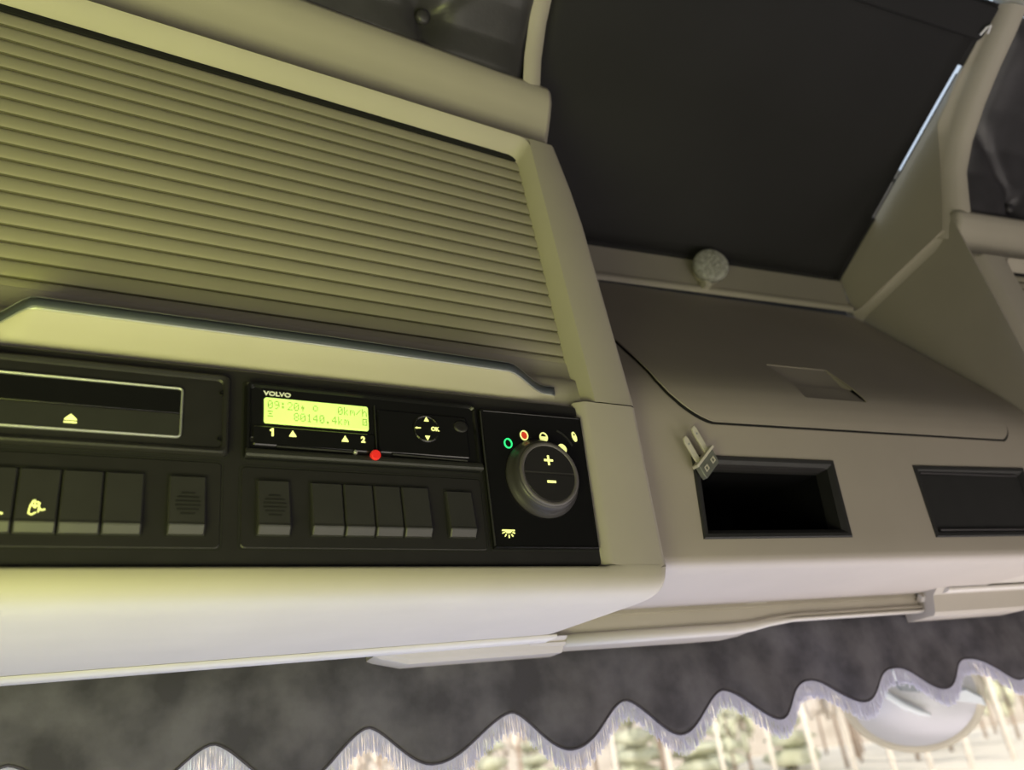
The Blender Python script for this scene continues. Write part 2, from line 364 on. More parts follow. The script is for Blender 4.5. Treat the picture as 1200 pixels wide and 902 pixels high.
def ribs(o, cx, cz):
    for i in range(6):
        z = cz + .0075 - i*.0029; w = (.0042, .0068, .0080, .0080, .0068, .0046)[i]
        yb = .0012 - (.2040 - z) * .0032/.035
        b = M().box(cx - w, cx + w, yb - .0006, yb + .002, z - .0005, z + .0005).build('rib', GAP, o)
row = [-.1020, -.0780, -.0541, -.0298, -.0057]
keys = [rocker(a, b, .1622, .2046) for a, b in zip(row, row[1:])]
rocker(-.1262, -.1022, .1622, .2046)
g1 = rocker(.0087, .0333, .1626, .2042, 'black switch cover with a round grille of ribs'); ribs(g1, .0212, .1835)
g2 = rocker(.0664, .0904, .1633, .2040, 'black switch cover with a round grille of ribs'); ribs(g2, .0786, .1842)
row = [.1045, .1290, .1524, .1747, .1982]
for a, b in zip(row, row[1:]): rocker(a, b, .1636, .2038)
rocker(.2118, .2358, .1640, .2022)
# printed icons on the switches
def px5(pts):                                                     # icon drawn on a 40-unit grid
    return [(-.0671 + (x - 160) * .000112, .1775 - (y - 470) * .000130) for x, y in pts]
ic = M()
for pts in ([(152,434),(139,462),(134,496)], [(134,496),(150,504),(168,492)], [(170,440),(183,446),(180,490)], [(160,432),(162,466)], [(150,456),(162,468),(173,456)], [(184,470),(194,480),(211,476)]):
    ic.stroke(px5(pts), .0007, -.0024, .002)
ic.build('icon', ICON, keys[1])
ic = M().stroke([(-.0905, .180), (-.0925, .1745), (-.0905, .1725)], .0010, -.0024, .002).stroke([(-.0905, .1725), (-.0865, .1740), (-.0835, .1735)], .0010, -.0024, .002)
ic.build('icon', ICON, keys[0])

# disc module (upper left)
mod = empty('disc_module', 'black audio module with a silver-outlined flap and eject symbol, left of the green display', 'audio module', (0, .5606, 0), YAWL)
X0 = UL + .02
M().loft([[(x, v, z) for x, z in rrect(X0+o, .0468-o, .2198+o, .2826-o, .004)] for o, v in ((0, .0045), (.0002, .0015), (.0012, -.0012), (.0026, -.0018), (.0045, -.0012), (.0055, .0002))], cap0=False).build('faceplate', BLACK, mod, smooth=False)
M().loft([[(x, v, z) for x, z in rrect(X0-.0015, .0482, .2185, .2840, .004)] for v in (.0044, .0042)]).build('gap', GAP, mod)
rim('flap_outline', (UL+.05, .0149, .2305, .2688, .0032), SILVER, mod, .0, .0016, .0016)
M().loft([[(x, -.0001, z) for x, z in rrect(UL+.051, .0135, .2318, .2485, .0012)], [(x, -.0012, z) for x, z in rrect(UL+.0515, .0130, .2322, .2480, .0012)]]).build('flap_lower', DGREY, mod)
M().loft([[(x, -.0001, z) for x, z in rrect(UL+.051, .0135, .2489, .2672, .0012)], [(x, -.0004, z) for x, z in rrect(UL+.0515, .0130, .2493, .2668, .0012)]]).build('flap_upper', BLACKG, mod)
EX, EZ = -.0532, .2388
ej = M().plate([(EX-.0038, EZ-.0022), (EX+.0038, EZ-.0022), (EX+.0038, EZ-.0033), (EX-.0038, EZ-.0033)], -.0016, -.0008).plate([(EX-.0038, EZ-.0012), (EX+.0038, EZ-.0012), (EX+.0034, EZ-.0002), (EX, EZ+.0032), (EX-.0034, EZ-.0002)], -.0016, -.0008)
ej.build('eject_symbol', ICON, mod)
for x, z in ((.0413, .2674), (.0406, .2318)):
    M().loft([[(a, v, b) for a, b in ell(x, z, r, r, 10)] for r, v in ((.0022, .0), (.0018, -.0012), (.0012, -.0004))]).build('screw', BLACKG, mod)

# tachograph (upper middle)
tac = empty('tachograph', 'black tachograph with a lit yellow-green display reading 09:20', 'tachograph', (0, .5606, 0), YAWL)
TX0, TX1, TZ0, TZ1 = .0572, .2470, .2195, .2800
M().plate(rrect(TX0-.0015, TX1+.0015, TZ0-.0015, TZ1+.0015, .003), .0042, .005).build('gap', GAP, tac)
M().loft([[(x, v, z) for x, z in rrect(TX0+o, TX1-o, TZ0+o, TZ1-o, .003)] for o, v in ((0, .0045), (.0002, .0008), (.0014, -.0014), (.0030, -.0014), (.0042, .0004), (.0045, .0008))], cap0=False).build('faceplate', BLACKG, tac)
# lower rail and paper drawers
M().loft([[(x, v, z) for v, z in ((.002, .2265), (-.0012, .2262), (-.0026, .2240), (-.0030, .2218), (-.0020, .2202), (.002, .2198))] for x in (.0580, .2462)]).build('lower_rail', DGREY, tac)
def drawer(x0, x1, z0, z1, v, mt, name='drawer'):
    return M().loft([[(x, .001, z) for x, z in rrect(x0, x1, z0, z1, .0015)], [(x, v+.0006, z) for x, z in rrect(x0, x1, z0, z1, .0015)], [(x, v, z) for x, z in rrect(x0+.0008, x1-.0008, z0+.0008, z1-.0008, .0012)]]).build(name, mt, tac)
drawer(.0630, .1548, .2295, .2445, -.0008, BLACKG)
drawer(.1582, .2360, .2300, .2660, -.0008, BLACKG)
M().tube([(.0800, -.0012, .2290), (.1375, -.0012, .2284)], .0007, 6).build('drawer_edge', DGREY, tac)
M().tube([(.1690, -.0012, .2288), (.2330, -.0012, .2275)], .0007, 6).build('drawer_edge', DGREY, tac)
M().box(.1558, .1562, -.0014, .001, .2300, .2690).build('divider', DGREY, tac)
disp = M().loft([[(x, v, z) for x, z in rrect(.0714+o, .1502-o, .2479+o, .2672-o, .0016)] for o, v in ((-.0006, .0008), (-.0004, -.0006), (0, -.0008))]).build('display', LCD, tac)
F57 = {'0': '01110 10001 10011 10101 11001 10001 01110', '9': '01110 10001 10001 01111 00001 00010 01100', ':': '00000 01100 01100 00000 01100 01100 00000',
       '2': '01110 10001 00001 00010 00100 01000 11111', '*': '00000 00000 00100 01110 01110 00100 00100', 'o': '00000 01110 10001 10001 10001 01110 00000',
       'k': '10000 10000 10010 10100 11000 10100 10010', 'm': '00000 00000 11010 10101 10101 10001 10001', '/': '00000 00001 00010 00100 01000 10000 00000',
       'h': '10000 10000 10110 11001 10001 10001 10001', 'z': '11111 00000 01110 00000 11111 00000 00000', '8': '01110 10001 10001 01110 10001 10001 01110',
       '1': '00100 01100 00100 00100 00100 00100 01110', '4': '00010 00110 01010 10010 11111 00010 00010', '.': '00000 00000 00000 00000 00000 01100 01100',
       'q': '11111 10001 10011 10101 10001 11111 00000'}
dots = M()
for line, ztop in (('09:20* o   0km/h', .2651), ('z   80140.4km  q', .2567)):
    for i, ch in enumerate(line):
        if ch == ' ': continue
        for rr, bits in enumerate(F57[ch].split()):
            for cc, b in enumerate(bits):
                if b == '1':
                    x = .0732 + i*.00482 + cc*.00076; z = ztop - rr*.00096
                    dots.add([(x, -.00105, z), (x+.00066, -.00105, z), (x+.00066, -.00105, z-.00084), (x, -.00105, z-.00084)], [(0, 1, 2, 3)])
tag(dots.build('display_dots', INK, disp), kind='stuff')
text_mesh('lettering', 'VOLVO', .0046, ICONW, tac, .0806, .0002, .2712, 1.30)
M().stroke([(.0768, .2424), (.0768, .2372)], .0014, -.0014, -.0007).stroke([(.0752, .2413), (.0768, .2423)], .0010, -.0014, -.0007).build('numeral', ICON, tac)
text_mesh('numeral', '2', .0066, ICON, tac, .1453, -.0012, .2390)
for x, z in ((.0914, .2396), (.1311, .2387)):
    M().plate([(x-.0026, z-.0022), (x+.0026, z-.0022), (x+.0026, z-.0016), (x, z+.0028), (x-.0026, z-.0016)], -.0014, -.0007).build('eject_mark', ICON, tac)
M().loft([[(a, v, b) for a, b in ell(.1537, .2262, r, r, 16)] for r, v in ((.0040, -.002), (.0040, -.0048), (.0034, -.0056))]).build('red_button', RED, tac, smooth=False)
M().loft([[(a, v, b) for a, b in ell(.1388, .2286, r, r, 10)] for r, v in ((.0017, 0), (.0016, -.0022), (.0010, -.0028))]).build('peg', SILVER, tac)
M().loft([[(a, v, b) for a, b in ell(.0625, .2340, r, r, 10)] for r, v in ((.0019, .001), (.0016, -.0004), (.0009, .0002))]).build('screw', BLACK, tac)
nav = M().loft([[(a, v, b) for a, b in ell(.1990, .2528, r, r, 28)] for r, v in ((.0118, 0), (.0116, -.0014), (.0108, -.0020), (.0100, -.0014))]).build('key_pad', BLACKG, tac)
t3 = lambda x, z, s: [(x-.0021, z-s*.0016), (x+.0021, z-s*.0016), (x, z+s*.0022)]
M().plate(t3(.1992, .2608, 1), -.0022, -.0012).build('arrow', ICON, nav)
M().plate(t3(.1992, .2448, -1), -.0022, -.0012).build('arrow', ICON, nav)
M().plate([(.1890, .2529), (.1908, .2538), (.1908, .2532), (.1938, .2532), (.1938, .2526), (.1908, .2526), (.1908, .2520)], -.0022, -.0012).build('arrow', ICON, nav)
text_mesh('lettering', 'OK', .0046, ICON, nav, .2062, -.0020, .2527)
M().loft([[(a, v, b) for a, b in ell(.2300, .2572, r*1.25, r, 20)] for r, v in ((.0052, 0), (.0050, -.0016), (.0040, -.0024), (.0020, -.0020))]).build('round_key', BLACK, tac, smooth=True)

# lamp dial panel (upper right)
dial = empty('lamp_control', 'black light control with a large round plus-minus dial and lit icons', 'control', (0, .5606, 0), YAWL)
M().plate([(.2488, .1548), (.3515, .1548), (.3545, .2788), (.2488, .2778)], .0038, .0046).build('gap', GAP, dial)
out = [(.2498, .1558), (.3500, .1562), (.3530, .2780), (.2508, .2768)]
def inset(poly, d):
    cx = sum(p[0] for p in poly)/4; cz = sum(p[1] for p in poly)/4
    return [(x - math.copysign(d, x-cx), z - math.copysign(d, z-cz)) for x, z in poly]
M().loft([[(x, v, z) for x, z in inset(out, d)] for d, v in ((0, .0045), (0, .0008), (.001, -.0004), (.0022, -.0004), (.0026, .0))], cap0=False).build('faceplate', BLACKG, dial)
M().tube([(.2504, -.0002, .2740), (.2498, -.0004, .2400), (.2500, -.0004, .1580)], .0008, 6).build('edge_bead', DGREY, dial)
KX, KZ = .3028, .2165                                             # knob foot, then the face stands 14 mm proud
knob = M().loft([[(a, v, b) for a, b in ell(KX, KZ, r, r, 48)] for r, v in ((.0352, .0005), (.0350, -.0015), (.0330, -.0035), (.0314, -.007), (.0304, -.0100), (.0290, -.0115), (.0275, -.0120))]).build('dial', RUBBER, dial, smooth=True)
M().loft([[(a, v, b) for a, b in ell(KX, KZ, r, r, 48)] for r, v in ((.0285, -.0113), (.0283, -.0126), (.0268, -.0134), (.0248, -.0130), (.0244, -.0120))], cap0=False, cap1=False).build('dial_ring', RING, knob, smooth=True)
def half(sg):
    a0 = 0 if sg > 0 else 180
    pts = [(x, z + sg*.0005) for x, z in ell(KX, KZ, .0244, .0242, 24, 0, a0 + 1, a0 + 179)]
    return M().loft([[(x, -.0112, z) for x, z in pts], [(x, -.0125, z) for x, z in pts], [(KX + (x-KX)*.98, -.0129, KZ + sg*.0007 + (z-KZ-sg*.0005)*.975) for x, z in pts]])
bu = half(1).build('button', BLACK, knob); bd = half(-1).build('button', BLACK, knob)
kx = KX + .0003
pu = M().stroke([(kx-.0038, KZ+.0115), (kx+.0038, KZ+.0115)], .0018, -.0134, -.0125).stroke([(kx, KZ+.0077), (kx, KZ+.0153)], .0018, -.0134, -.0125)
pu.build('plus_sign', ICON, bu)
M().stroke([(kx-.0036, KZ-.0075), (kx+.0036, KZ-.0075)], .0020, -.0134, -.0125).build('minus_sign', ICON, bd)
def ringicon(x, z, a, b, w, mt, name='icon'):
    return M().loft([[(p, v, q) for p, q in ell(x, z, aa, bb, 24)] for aa, bb, v in ((a, b, .0), (a, b, -.0008), (a-w, b-w, -.0008), (a-w, b-w, .0))], cap0=False, cap1=False).build(name, mt, dial)
tag(ringicon(.2736, .2462, .0040, .0046, .0011, GREEN), 'green lit ring icon')
tag(M().plate(ell(.2797, .2386, .0032, .0011, 14, math.radians(48)), -.0008, 0).build('indicator_light', GREEN, dial), 'small slanted green light')
tag(ringicon(.2904, .2548, .0040, .0046, .0010, ICON), 'ring icon with a red centre')
M().plate(ell(.2904, .2546, .0028, .0033, 16), -.0006, 0).build('icon_centre', REDL, dial)
ringicon(.3100, .2545, .0041, .0046, .0010, ICON)
M().plate(ell(.3100, .2540, .0031, .0030, 12, 0, 180, 360) + [(.3131, .2552), (.3069, .2552)][:2], -.0006, 0).build('icon_centre', ICON, dial)
M().plate(ell(.3276, .2452, .0046, .0040, 14, math.radians(-42), 0, 180), -.0008, 0).build('icon', ICON, dial)
ic = M().plate(ell(.3424, .2576, .0022, .0048, 16, math.radians(14)), -.0008, 0).build('icon', ICON, dial)
M().plate(ell(.3421, .2594, .0009, .0011, 10), -.0010, -.0006).build('icon_hole', GAP, ic)
M().stroke([(.3252, .2618), (.3300, .2595), (.3345, .2555), (.3385, .2490)], .0016, -.0007, .001).build('arc_mark', DGREY, dial)
li = M().stroke([(.2582, .1704), (.2690, .1704)], .0011, -.0008, 0).plate(ell(.2636, .1702, .0030, .0022, 10, 0, 180, 360), -.0008, 0)
for a in (198, 232, 270, 308, 342):
    t = math.radians(a); li.stroke([(.2636 + .0040*math.cos(t), .1698 + .0034*math.sin(t)), (.2636 + .0058*math.cos(t), .1698 + .0054*math.sin(t))], .0008, -.0008, 0)
li.build('lamp_icon', ICON, dial)

# ------------------------------------------------------------------ the bay between the lockers
BX0, BX1 = .432, 1.080
def by(x): return .6326 + .015 * x
bay = [(.216, .1488, 0), (.03, .1480, 0), (.014, .1482, 0), (.005, .1505, 0), (.001, .1545, 0), (0, .160, 0), (0, .1785, 0), (0, .2600, 0), (0, .298, 0), (.0005, .310, 0), (.003, .325, 0), (.010, .345, 0), (.0225, .3655, 0), (.040, .389, 0), (.2255, .6255, 0)]
SLOTS = [(.4997, .6815), (.8165, 1.0003)]
m = M()
def bxs(z):                                                        # the slot openings lean with their frames
    k = (z - .1785) / (.26 - .1785) if .17 < z < .27 else .5
    return [BX0, .4956 + .0076*k, .6793 + .0050*k, .75, .8160 + .0015*k, .9968 + .0080*k, BX1]
xs = bxs(.2)
for i in range(len(bay) - 1):
    for j in range(len(xs) - 1):
        if i == 6 and j in (1, 4) or i >= 9 and j in (2, 3): continue
        xs = bxs(bay[i][1]); xt = bxs(bay[i+1][1])
        p = [(xs[j], by(xs[j]) + bay[i][0], bay[i][1]), (xs[j+1], by(xs[j+1]) + bay[i][0], bay[i][1]), (xt[j+1], by(xt[j+1]) + bay[i+1][0], bay[i+1][1]), (xt[j], by(xt[j]) + bay[i+1][0], bay[i+1][1])]
        m.add(p, [(0, 1, 2, 3)])
me = m.build('trim_2', LIDM, smooth=False)
bm = bmesh.new(); bm.from_mesh(me.data); bmesh.ops.remove_doubles(bm, verts=bm.verts, dist=1e-5)
bmesh.ops.recalc_face_normals(bm, faces=bm.faces)
for f in bm.faces: f.smooth = True
bm.to_mesh(me.data); bm.free(); struct(me)
# hatch lid on the slope
def slope(s):                                                     # arc parameter -> offset in y, z, normal
    pts = [(p[0], p[1]) for p in bay[8:]]
    acc = 0
    for (a, b), (c, d) in zip(pts, pts[1:]):
        L = math.hypot(c-a, d-b)
        if s <= acc + L or (c, d) == pts[-1]:
            t = (s - acc)/L; ny, nz = -(d-b)/L, (c-a)/L
            return a + (c-a)*t, b + (d-b)*t, ny, nz
        acc += L
LEN = sum(math.hypot(c[0]-a[0], c[1]-a[1]) for a, c in zip(bay[8:], bay[9:]))
def lid_sheet(grow, h, hole=None, s_top=None):
    m = M(); s_top = s_top or LEN - .012
    srows = [0.0025 - grow + q for q in (0, .002, .005, .009, .014, .020, .027, .035)] + [.045, .0555, .066, .076, .088, .100, .112, .125, .150, .20, .26, s_top + grow]
    def xl(s):
        base = .4850; r = .062
        d = max(0, r - s); return base - grow + r*(1 - math.sqrt(max(0, 1 - (d/r)**2)))*1.15
    def xr(s):
        base = 1.010 + .04 * min(1, s / .33); r = .030
        d = max(0, r - s); return base + grow - r*(1 - math.sqrt(max(0, 1 - (d/r)**2)))
    rows = []
    for s in srows:
        oy, oz, ny, nz = slope(max(0, s)); a, b = xl(max(0, s + grow)), xr(max(0, s + grow))
        xs = [a, .55, .62, .684, .782, .86, .93, b]
        rows.append([(x, by(x) + oy + ny*h, oz + nz*h) for x in xs])
    n = 8
    f = []
    for i in range(len(rows)-1):
        for j in range(n-1):
            if hole and j == 3 and .045 <= srows[i] < .125 - 1e-6: continue
            f.append((i*n+j, i*n+j+1, (i+1)*n+j+1, (i+1)*n+j))
    m.add([p for r_ in rows for p in r_], f); return m
lid = empty('hatch_lid', 'sloping dark beige hatch lid with recessed pull, between the two lockers', 'hatch', (0, 0, 0))
lid_sheet(.0028, .0006, True).build('lid_gap_shade', GAP, lid)  # dark sheet put in for the shade in the gap round the lid
lo = lid_sheet(0, .0022, True).build('panel', LIDM, lid, smooth=True, solid=.0012)
es = lo.modifiers.new('crisp', 'EDGE_SPLIT'); es.split_angle = math.radians(30)
# pull recess: near-upright back wall, then a cover plate below
def sl(s, x, h): oy, oz, ny, nz = slope(s); return (x, by(x) + oy + ny*h, oz + nz*h)
t0, t1 = sl(.125, .684, .002), sl(.125, .782, .002)
d0, d1 = sl(.0785, .688, -.0045), sl(.0785, .778, -.0045)
e0, e1 = sl(.073, .684, -.006), sl(.073, .782, -.006)
b0, b1 = sl(.045, .684, -.001), sl(.045, .782, -.001)
pm = M().add([t0, t1, d1, d0, sl(.073, .684, .001), sl(.073, .782, .001)], [(0, 1, 2, 3), (0, 3, 4), (1, 5, 2)])
pm.build('pull_scoop', LIDM, lid)
M().add([d0, d1, sl(.070, .782, -.006), sl(.070, .684, -.006)], [(0, 1, 2, 3)]).build('pull_shadow_gap', GAP, lid)
M().loft([[sl(.046, .686, -.006), sl(.046, .780, -.006), sl(.077, .780, -.006), sl(.077, .686, -.006)], [sl(.046, .686, .0012), sl(.046, .780, .0012), sl(.077, .780, -.0015), sl(.077, .686, -.0015)]]).build('pull_plate', LIDM, lid)
# storage slots
def slot(name, label, corners, filled):
    o = empty(name, label, 'slot', (0, .6326, 0), math.atan(.015), 'bay slots')
    (x0, z0), (x1, z1), (x2, z2), (x3, z3) = corners                # bl, br, tr, tl
    def ring(d, v): return [(x0+d, v, z0+d), (x1-d, v, z1+d), (x2-d, v, z2-d), (x3+d, v, z3-d)]
    M().loft([ring(-.0015, .004), ring(-.0015, -.0008), ring(0, -.0022), ring(.0035, -.0018), ring(.0080, .0025), ring(.0085, .02)], cap0=False, cap1=False).build('slot_frame', DGREY, o)
    xi0, xi1, zi0, zi1 = max(x0, x3)+.0078, min(x1, x2)-.0078, max(z0, z1)+.008, min(z2, z3)-.008
    if not filled:
        M().loft([ring(.0078, .003), ring(.0078, .17)], cap0=False).build('cubby', BLACKG, o, flip=True)
        M().box(xi0, xi1, .0015, .012, zi1-.001, zi1+.0012).build('lip', RUBBER, o)
    else:
        M().loft([ring(.0070, .012), ring(.0078, .0035), ring(.0090, .0025)]).build('cover_plate', DGREY, o)
        M().tube([(xi0, .0005, zi1+.001), (xi1, .0005, zi1+.001)], .0016, 8).build('ridge', RUBBER, o)
        M().tube([(xi0, .0005, zi0-.001), (xi1, .0005, zi0-.001)], .0016, 8).build('ridge', RUBBER, o)
    return o
slot('storage_slot', 'open black storage slot in the bay, with the clear plug on its corner', [(.4920, .1766), (.6828, .1768), (.6880, .2608), (.4995, .2612)], False)
slot('blanked_slot', 'black slot closed with a flat cover plate, at the right of the bay', [(.8125, .1757), (1.0000, .1760), (1.0085, .2610), (.8140, .2588)], True)

# roof window: frame, cheeks, blind
fr = M()
strip = [(.8575, .6215), (.8535, .6240), (.8530, .629), (.8565, .634), (.8600, .640), (.8610, .684), (.864, .689), (.875, .700)]
fr.loft([[(x, y, z) for y, z in strip] for x in (.40, 1.066)], closed=False)
struct(fr.build('trim_3', BEIGE, smooth=True))
# right cheek from the strip up to the ceiling, and its rounded inner edge beside the cushion
cheekP = [(.665, .640), (.650, .665), (.640, .700), (.626, .745), (.600, .782), (.560, .822), (.520, .855), (.479, .885), (.455, .905)]
ck = M()
def cheek(m, X, sgn, cheekP):
    rows = []
    for k, (y, z) in enumerate(cheekP):
        t = k / (len(cheekP) - 1)
        yb = .868 - .40 * t; zb = .6885 + .5186*(.864 - yb) + .008
        rows.append([(X + sgn*.030, y - .010, z - .012), (X + sgn*.022, y - .012, z - .013), (X + sgn*.006, y - .008, z - .008), (X + sgn*.0, y + .004, z + .002), (X - sgn*.004, y + .02, z + .012),
                     (X - sgn*.006, y + (yb-y)*.5, z + (zb-z)*.5), (X - sgn*.006, yb, zb), (X - sgn*.001, yb, zb + .001)])
    m.loft(rows, closed=False)
cheek(ck, 1.080, 1, cheekP)
ck.loft([[(1.0745, .664, .6535), (1.081, .664, .6525), (1.083, .664, .64)], [(1.0735, .845, .624), (1.081, .845, .622), (1.083, .845, .61)], [(1.066, .857, .6225), (1.081, .87, .62), (1.083, .87, .60)]], closed=False)
ck.add([(1.0737, y, z) for y, z in ((.664, .6535), (.845, .624), (.862, .632), (.868, .694), (.60, .833), (.622, .765), (.645, .70))], [tuple(range(7))])
struct(ck.build('trim_4', BEIGE, smooth=True))
ck = M(); cheek(ck, .405, -1, [(.668, .712), (.655, .728), (.634, .775), (.608, .808), (.570, .838), (.52, .866), (.479, .887), (.455, .905)]); struct(ck.build('trim_5', BEIGE, smooth=True))
M_ = M
blind = empty('roof_blind', 'large black roller blind drawn across the roof window', 'blind', (0, 0, 0))
A, B = (.8640, .6885), (.4560, .9000)                                # bottom and top of the blind (y, z)
bd_ = Vector((B[0]-A[0], B[1]-A[1])); bl = bd_.length; bd_.normalize(); bn = (-bd_.y, bd_.x)
def bp(x, s, h): return (x, A[0] + bd_.x*s + bn[0]*h, A[1] + bd_.y*s + bn[1]*h)   # h > 0 towards the cab
gx = 24; rows = []
XBR = 1.0585
for i in range(17):
    s = bl * .93 * i / 16
    xr = XBR if s < .13 else XBR
    rows.append([bp(.40 + (xr - .40)*j/gx, s, .0035*math.sin(j*.55 + i*.3)*math.sin(math.pi*i/16)*.5) for j in range(gx+1)])
m = M(); m.loft(rows, closed=False); m.build('blind_fabric', BLINDM, blind, smooth=True, solid=.0012)
M().loft([[bp(.40, s, h) for s, h in ((-.004, -.002), (-.006, .003), (.006, .004), (.009, 0))], [bp(1.048, s, h) for s, h in ((-.004, -.002), (-.006, .003), (.006, .004), (.009, 0))]]).build('pull_bar', BLINDM, blind)
M().loft([[bp(x, s, h) for s, h in ((bl*.90, -.012), (bl*.885, .004), (bl*.90, .009), (bl*.99, .009), (bl*1.0, -.012))] for x in (.40, 1.067)]).build('cassette', BLINDM, blind, bevel=.003)
M().tube([bp(XBR+.0055, .05, .001), bp(XBR+.0055, bl*.78, .001)], .0011, 6).build('guide_wire', BLACK, blind)
M().tube([bp(1.054, bl*.905, .013), bp(1.057, bl*.930, .014), bp(1.062, bl*.940, .014), bp(1.066, bl*.915, .013)], .0017, 8).build('hook', MWHITE, blind)
# solid cover beside the ends of the gap so that only the drawn edge leaks light
struct(M().loft([[bp(1.050, s, -.0045), bp(1.076, s, -.0045), bp(1.076, s, -.009), bp(1.050, s, -.009)] for s in (-.02, .118)]).build('trim_6', BLINDM))
struct(M().loft([[bp(1.050, s, -.0045), bp(1.076, s, -.0045), bp(1.076, s, -.009), bp(1.050, s, -.009)] for s in (bl*.805, bl)]).build('trim_7', BLINDM))

# round lamp on the frame strip
puck = empty('roof_lamp', 'small round lamp with a pebbled clear face, on the ledge under the blind', 'lamp', (.775, .859, .660))
ax = Vector((-.285, -1.02, -.015)).normalized(); q = ax.to_track_quat('Z', 'Y').to_matrix()
def pc(r, h, n=24, sx=1.0): return [tuple(q @ Vector((r*math.cos(2*math.pi*k/n)*sx, r*math.sin(2*math.pi*k/n), h))) for k in range(n)]
M().loft([pc(.020, -.004), pc(.022, .006), pc(.0235, .008), pc(.0235, .011), pc(.020, .012)]).build('base_ring', BONE, puck, smooth=False)
M().loft([pc(.0225, .0145), pc(.0275, .0160), pc(.0285, .022), pc(.0278, .028), pc(.0245, .0305)]).build('lens_body', LENS, puck, smooth=True)
m = M()
for ring, cnt, hh in ((0, 1, .0315), (.0075, 6, .0313), (.0150, 12, .0308), (.0225, 18, .0292)):
    for k in range(cnt):
        a = 2*math.pi*k/cnt + ring*80; c = q @ Vector((ring*math.cos(a), ring*math.sin(a), hh - .001))
        r0 = .0034; top = q @ Vector((ring*math.cos(a), ring*math.sin(a), hh + .0028))
        b = [c + q @ Vector((r0*math.cos(t), r0*math.sin(t), -.001)) for t in [math.pi*j/3 for j in range(6)]]
        m.add([top] + b, [(0, 1+j, 1+(j+1) % 6) for j in range(6)])
tag(m.build('lens_facets', LENS, puck), kind='stuff')
M().loft([pc(.004, -.02, 8), pc(.004, .002, 8)]).build('stem', BONE, puck)
M().box(-.019, -.009, -.016, -.004, -.034, -.018).build('tab', BONE, puck)
# clear plug with two prongs on the slot corner
plug = empty('plastic_clip', 'clear plastic clip with two flat prongs, at the upper left of the open slot', 'clip', (.5035, .632, .2565))
ud = Vector((-.42, -.05, .90)).normalized(); cd = Vector((.66, -.05, .62)).normalized(); nd = ud.cross(cd).normalized()
if nd.y > 0: nd = -nd
def lp(a, b, h): return tuple(cd*a + ud*b + nd*h)
def slab(pts, h0, h1): return M().loft([[lp(a, b, h0) for a, b in pts], [lp(a, b, h1) for a, b in pts]])
for a in (-.0078, .0088):
    pr = slab([(a-.0032, 0), (a+.0032, 0), (a+.0034, .024), (a+.0022, .0285), (a-.0022, .0285), (a-.0034, .024)], .001, .0036).build('prong', BONE, plug, bevel=.0006)
    M().loft([[lp(a + .0011*math.cos(t), .0205 + .0011*math.sin(t), h) for t in [math.pi*j/4 for j in range(8)]] for h in (.0030, .0038)]).build('hole', MGREY, pr)
slab([(-.0155, -.0018), (.0165, -.0018), (.0165, .0014), (-.0155, .0014)], -.002, .0075).build('cross_bar', BONE, plug, bevel=.0006)
blk = slab([(-.0125, -.0165), (.0125, -.0165), (.0135, -.012), (.0135, -.0018), (-.0135, -.0018), (-.0135, -.012)], -.001, .0068).build('clear_block', CLEAR, plug, bevel=.0012)
for a in (-.0062, .0064):
    M().loft([[lp(a + dx, -.0092 + dz, h) for dx, dz in ((-.0028, -.0026), (.0028, -.0026), (.0028, .0026), (-.0028, .0026))] for h in (.0066, .0074)] + [[lp(a + dx, -.0092 + dz, .0074) for dx, dz in ((-.0016, -.0015), (.0016, -.0015), (.0016, .0015), (-.0016, .0015))], [lp(a + dx, -.0092 + dz, .0062) for dx, dz in ((-.0016, -.0015), (.0016, -.0015), (.0016, .0015), (-.0016, .0015))]]).build('window', BONE, blk)
M().box(.002, .006, .0, .012, -.002, .002).build('pin', BONE, plug)

# ------------------------------------------------------------------ right locker
YR = math.atan(-.05)
lockr = empty('overhead_locker', 'beige overhead locker with its shutter corner showing at the right edge', 'locker', (1.080, .622, 0), YR, 'overhead lockers')
mxr = lambda u: UO - u
lnr = lambda z: .08 * (z - .40)
uir = UO - .0735; zir = .5815
upper_frame('upper_frame', mxr, lockr, uir, zir, .295, .80, UO, -.5, lnr)
zk = zir - .003
while zk > .32:
    slat('slat', zk, zk - .0135, -.5, uir + .004, lockr, lnr, .0185, mxr); zk -= .0135
M().loft([[(mxr(u), lnr(z) + dv, z) for u in (-.5, UO - .03)] for z, dv in ((.30, .045), (.64, .045))], closed=False).build('back_board', GAP, lockr)
M().box(0.075, .9, lnr(zir) + .0175, lnr(zir) + .04, zir - .0055, zir - .0002).build('gap_shade', GAP, lockr)  # added dark strip, shade below this lip too
lf = M().loft([[(mxr(u), v, z) for v, z in ((lnr(.295), .2945), (-.004, .20), (-.002, .165), (.004, .155), (.016, .150), (.20, .150))] for u in (-.5, UO - .004, UO)], closed=False)
lf.build('lower_frame', BEIGE, lockr, smooth=True)
sp = M().add([(0.0005, lnr(z) + .004, z) for z in (.15, .295, .45, .60, .66)] + [(0.0005, .27, z) for z in (.66, .60, .45, .295, .15)], [(0, 1, 8, 9), (1, 2, 7, 8), (2, 3, 6, 7), (3, 4, 5, 6)])
sp.build('side_panel', BEIGE, lockr, solid=.002)

